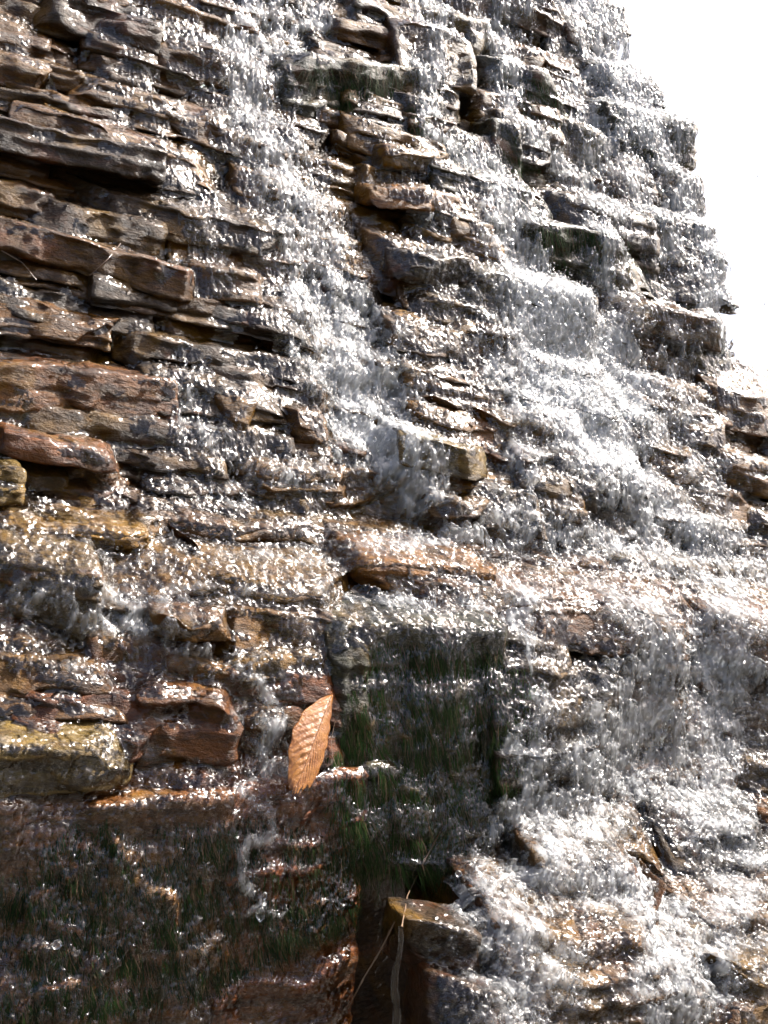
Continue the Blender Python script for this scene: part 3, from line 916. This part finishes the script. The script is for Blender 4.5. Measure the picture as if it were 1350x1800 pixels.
# ------------------------------------------------------------------ twigs
def surf_pts(pix, lift=0.004, n=8):
    """a polyline over the rock, through the given places"""
    out = []
    for (x1, y1), (x2, y2) in zip(pix[:-1], pix[1:]):
        for k in range(n):
            t = k / n
            out.append((x1 + (x2 - x1) * t, y1 + (y2 - y1) * t))
    out.append(pix[-1])
    ds = []
    for x, y in out:
        loc = BVH.ray_cast(Vector(CAM), Vector(ray(x, y)).normalized(), 5)[0]
        ds.append(float((np.array(loc) - CAM) @ Fw) if loc is not None else np.nan)
    ds = np.array(ds)
    ds = np.where(np.isnan(ds), np.nanmedian(ds), ds)
    ds = np.minimum(np.poly1d(np.polyfit(np.arange(len(ds)), ds, 2))(np.arange(len(ds))), ds + 0.0) - lift
    k = np.ones(5) / 5
    dp = np.convolve(np.pad(ds, 2, mode='edge'), k, mode='valid')
    return [at(x, y, d) for (x, y), d in zip(out, dp)]
tube('twig', surf_pts([(774, 1462), (742, 1520), (716, 1575), (706, 1630)]), 0.0006, 0.0009, M_TWIG, 'bent dry twig leaning on the mossy face above the cave', 'twig')
tube('twig', surf_pts([(742, 1520), (748, 1540)], 0.004, 4), 0.0006, 0.0005, M_TWIG, 'short side sprig below the bent twig', 'twig')
tube('twig', surf_pts([(694, 1620), (668, 1672), (640, 1718), (612, 1772)]), 0.001, 0.0007, M_TWIG, 'thin pale twig slanting across the dark cave mouth', 'twig')
tube('rootlet', surf_pts([(590, 1262), (582, 1300), (584, 1330), (594, 1352), (593, 1372)], 0.005, 5), 0.0004, 0.0003, M_TWIG, 'hair-thin root hanging beside the leaf', 'root')
tube('twig', surf_pts([(212, 428), (190, 455), (158, 484)], 0.006, 5), 0.0006, 0.0005, M_TWIG, 'fine twig lying across the left ledges', 'twig')
tube('rootlet', surf_pts([(2, 440), (40, 462), (64, 492)], 0.006, 5), 0.0005, 0.0004, M_TWIG, 'hair-thin root on the left ledges near the edge', 'root')

# ------------------------------------------------------------------ single drops and a thread of water
IV, IF = ico(3)
def depth_at(x, y):
    q = BVH.ray_cast(Vector(CAM), Vector(ray(x, y)).normalized(), 5)[0]
    return float((np.array(q) - CAM) @ Fw) if q is not None else 2.0
for (x, y, rpx, el, lb) in ((100, 1661, 9, 1.0, 'round bead of water on the streaked face, bottom left'),
                            (458, 1606, 9, 1.5, 'fat drop at the tip of the narrow trickle'),
                            (826, 1527, 10, 1.2, 'clear drop leaping up at the edge of the lower right cascade'),
                            (806, 1536, 6, 1.0, 'small drop beside the leaping clear drop'),
                            (685, 1765, 8, 1.1, 'drop at the side of the water thread by the cave')):
    d = depth_at(x, y) - 0.012
    c = at(x, y, d)
    r_ = rpx * d / FOC
    n_ = 1 + 0.12 * vnoise(IV * 2 + x, 3)
    o = mesh_obj('water_drop', c + IV * n_[:, None] * r_ * np.array([1, 1, el]), IF, M_DROP, origin=c)
    tag(o, lb, 'drop')
th = []
for k in range(40):
    t = k / 39
    y = 1628 + 180 * t
    x = 704 - 14 * t + 3 * math.sin(9 * t) + 10 * max(0, t - 0.6)
    th.append(at(x, y, depth_at(722, 1640) - 0.004 - 0.006 * t))
o = tube('water_thread', th, 0.0028, 0.005, M_DROP, 'clear thread of water falling through the dark cave mouth', 'water', sides=10)
cv = np.array([v.co[:] for v in o.data.vertices]).reshape(40, 10, 3)
mn = cv.mean(axis=1, keepdims=True)
sc_ = 1 + 0.18 * vnoise(np.stack([np.arange(40) * 0.3, np.zeros(40), np.zeros(40)], 1), 9)[:, None, None]
o.data.vertices.foreach_set('co', (mn + (cv - mn) * sc_).astype(np.float32).ravel())
fly = []
for k in range(26):
    c = at(RNG.uniform(1235, 1350), RNG.uniform(20, 640), RNG.uniform(1.3, 2.4))
    fly.append(c + IV * RNG.uniform(0.001, 0.0028) * np.array([1, 1, RNG.uniform(1, 1.8)]))
o = mesh_obj('flying_drops', np.concatenate(fly), np.concatenate([IF + k * len(IV) for k in range(26)]), M_DROP)
tag(o, 'spray drops flying in front of the bright sky', 'drops', kind='stuff')

print('rock verts', NV[0], 'water quads', int(kq.sum()))
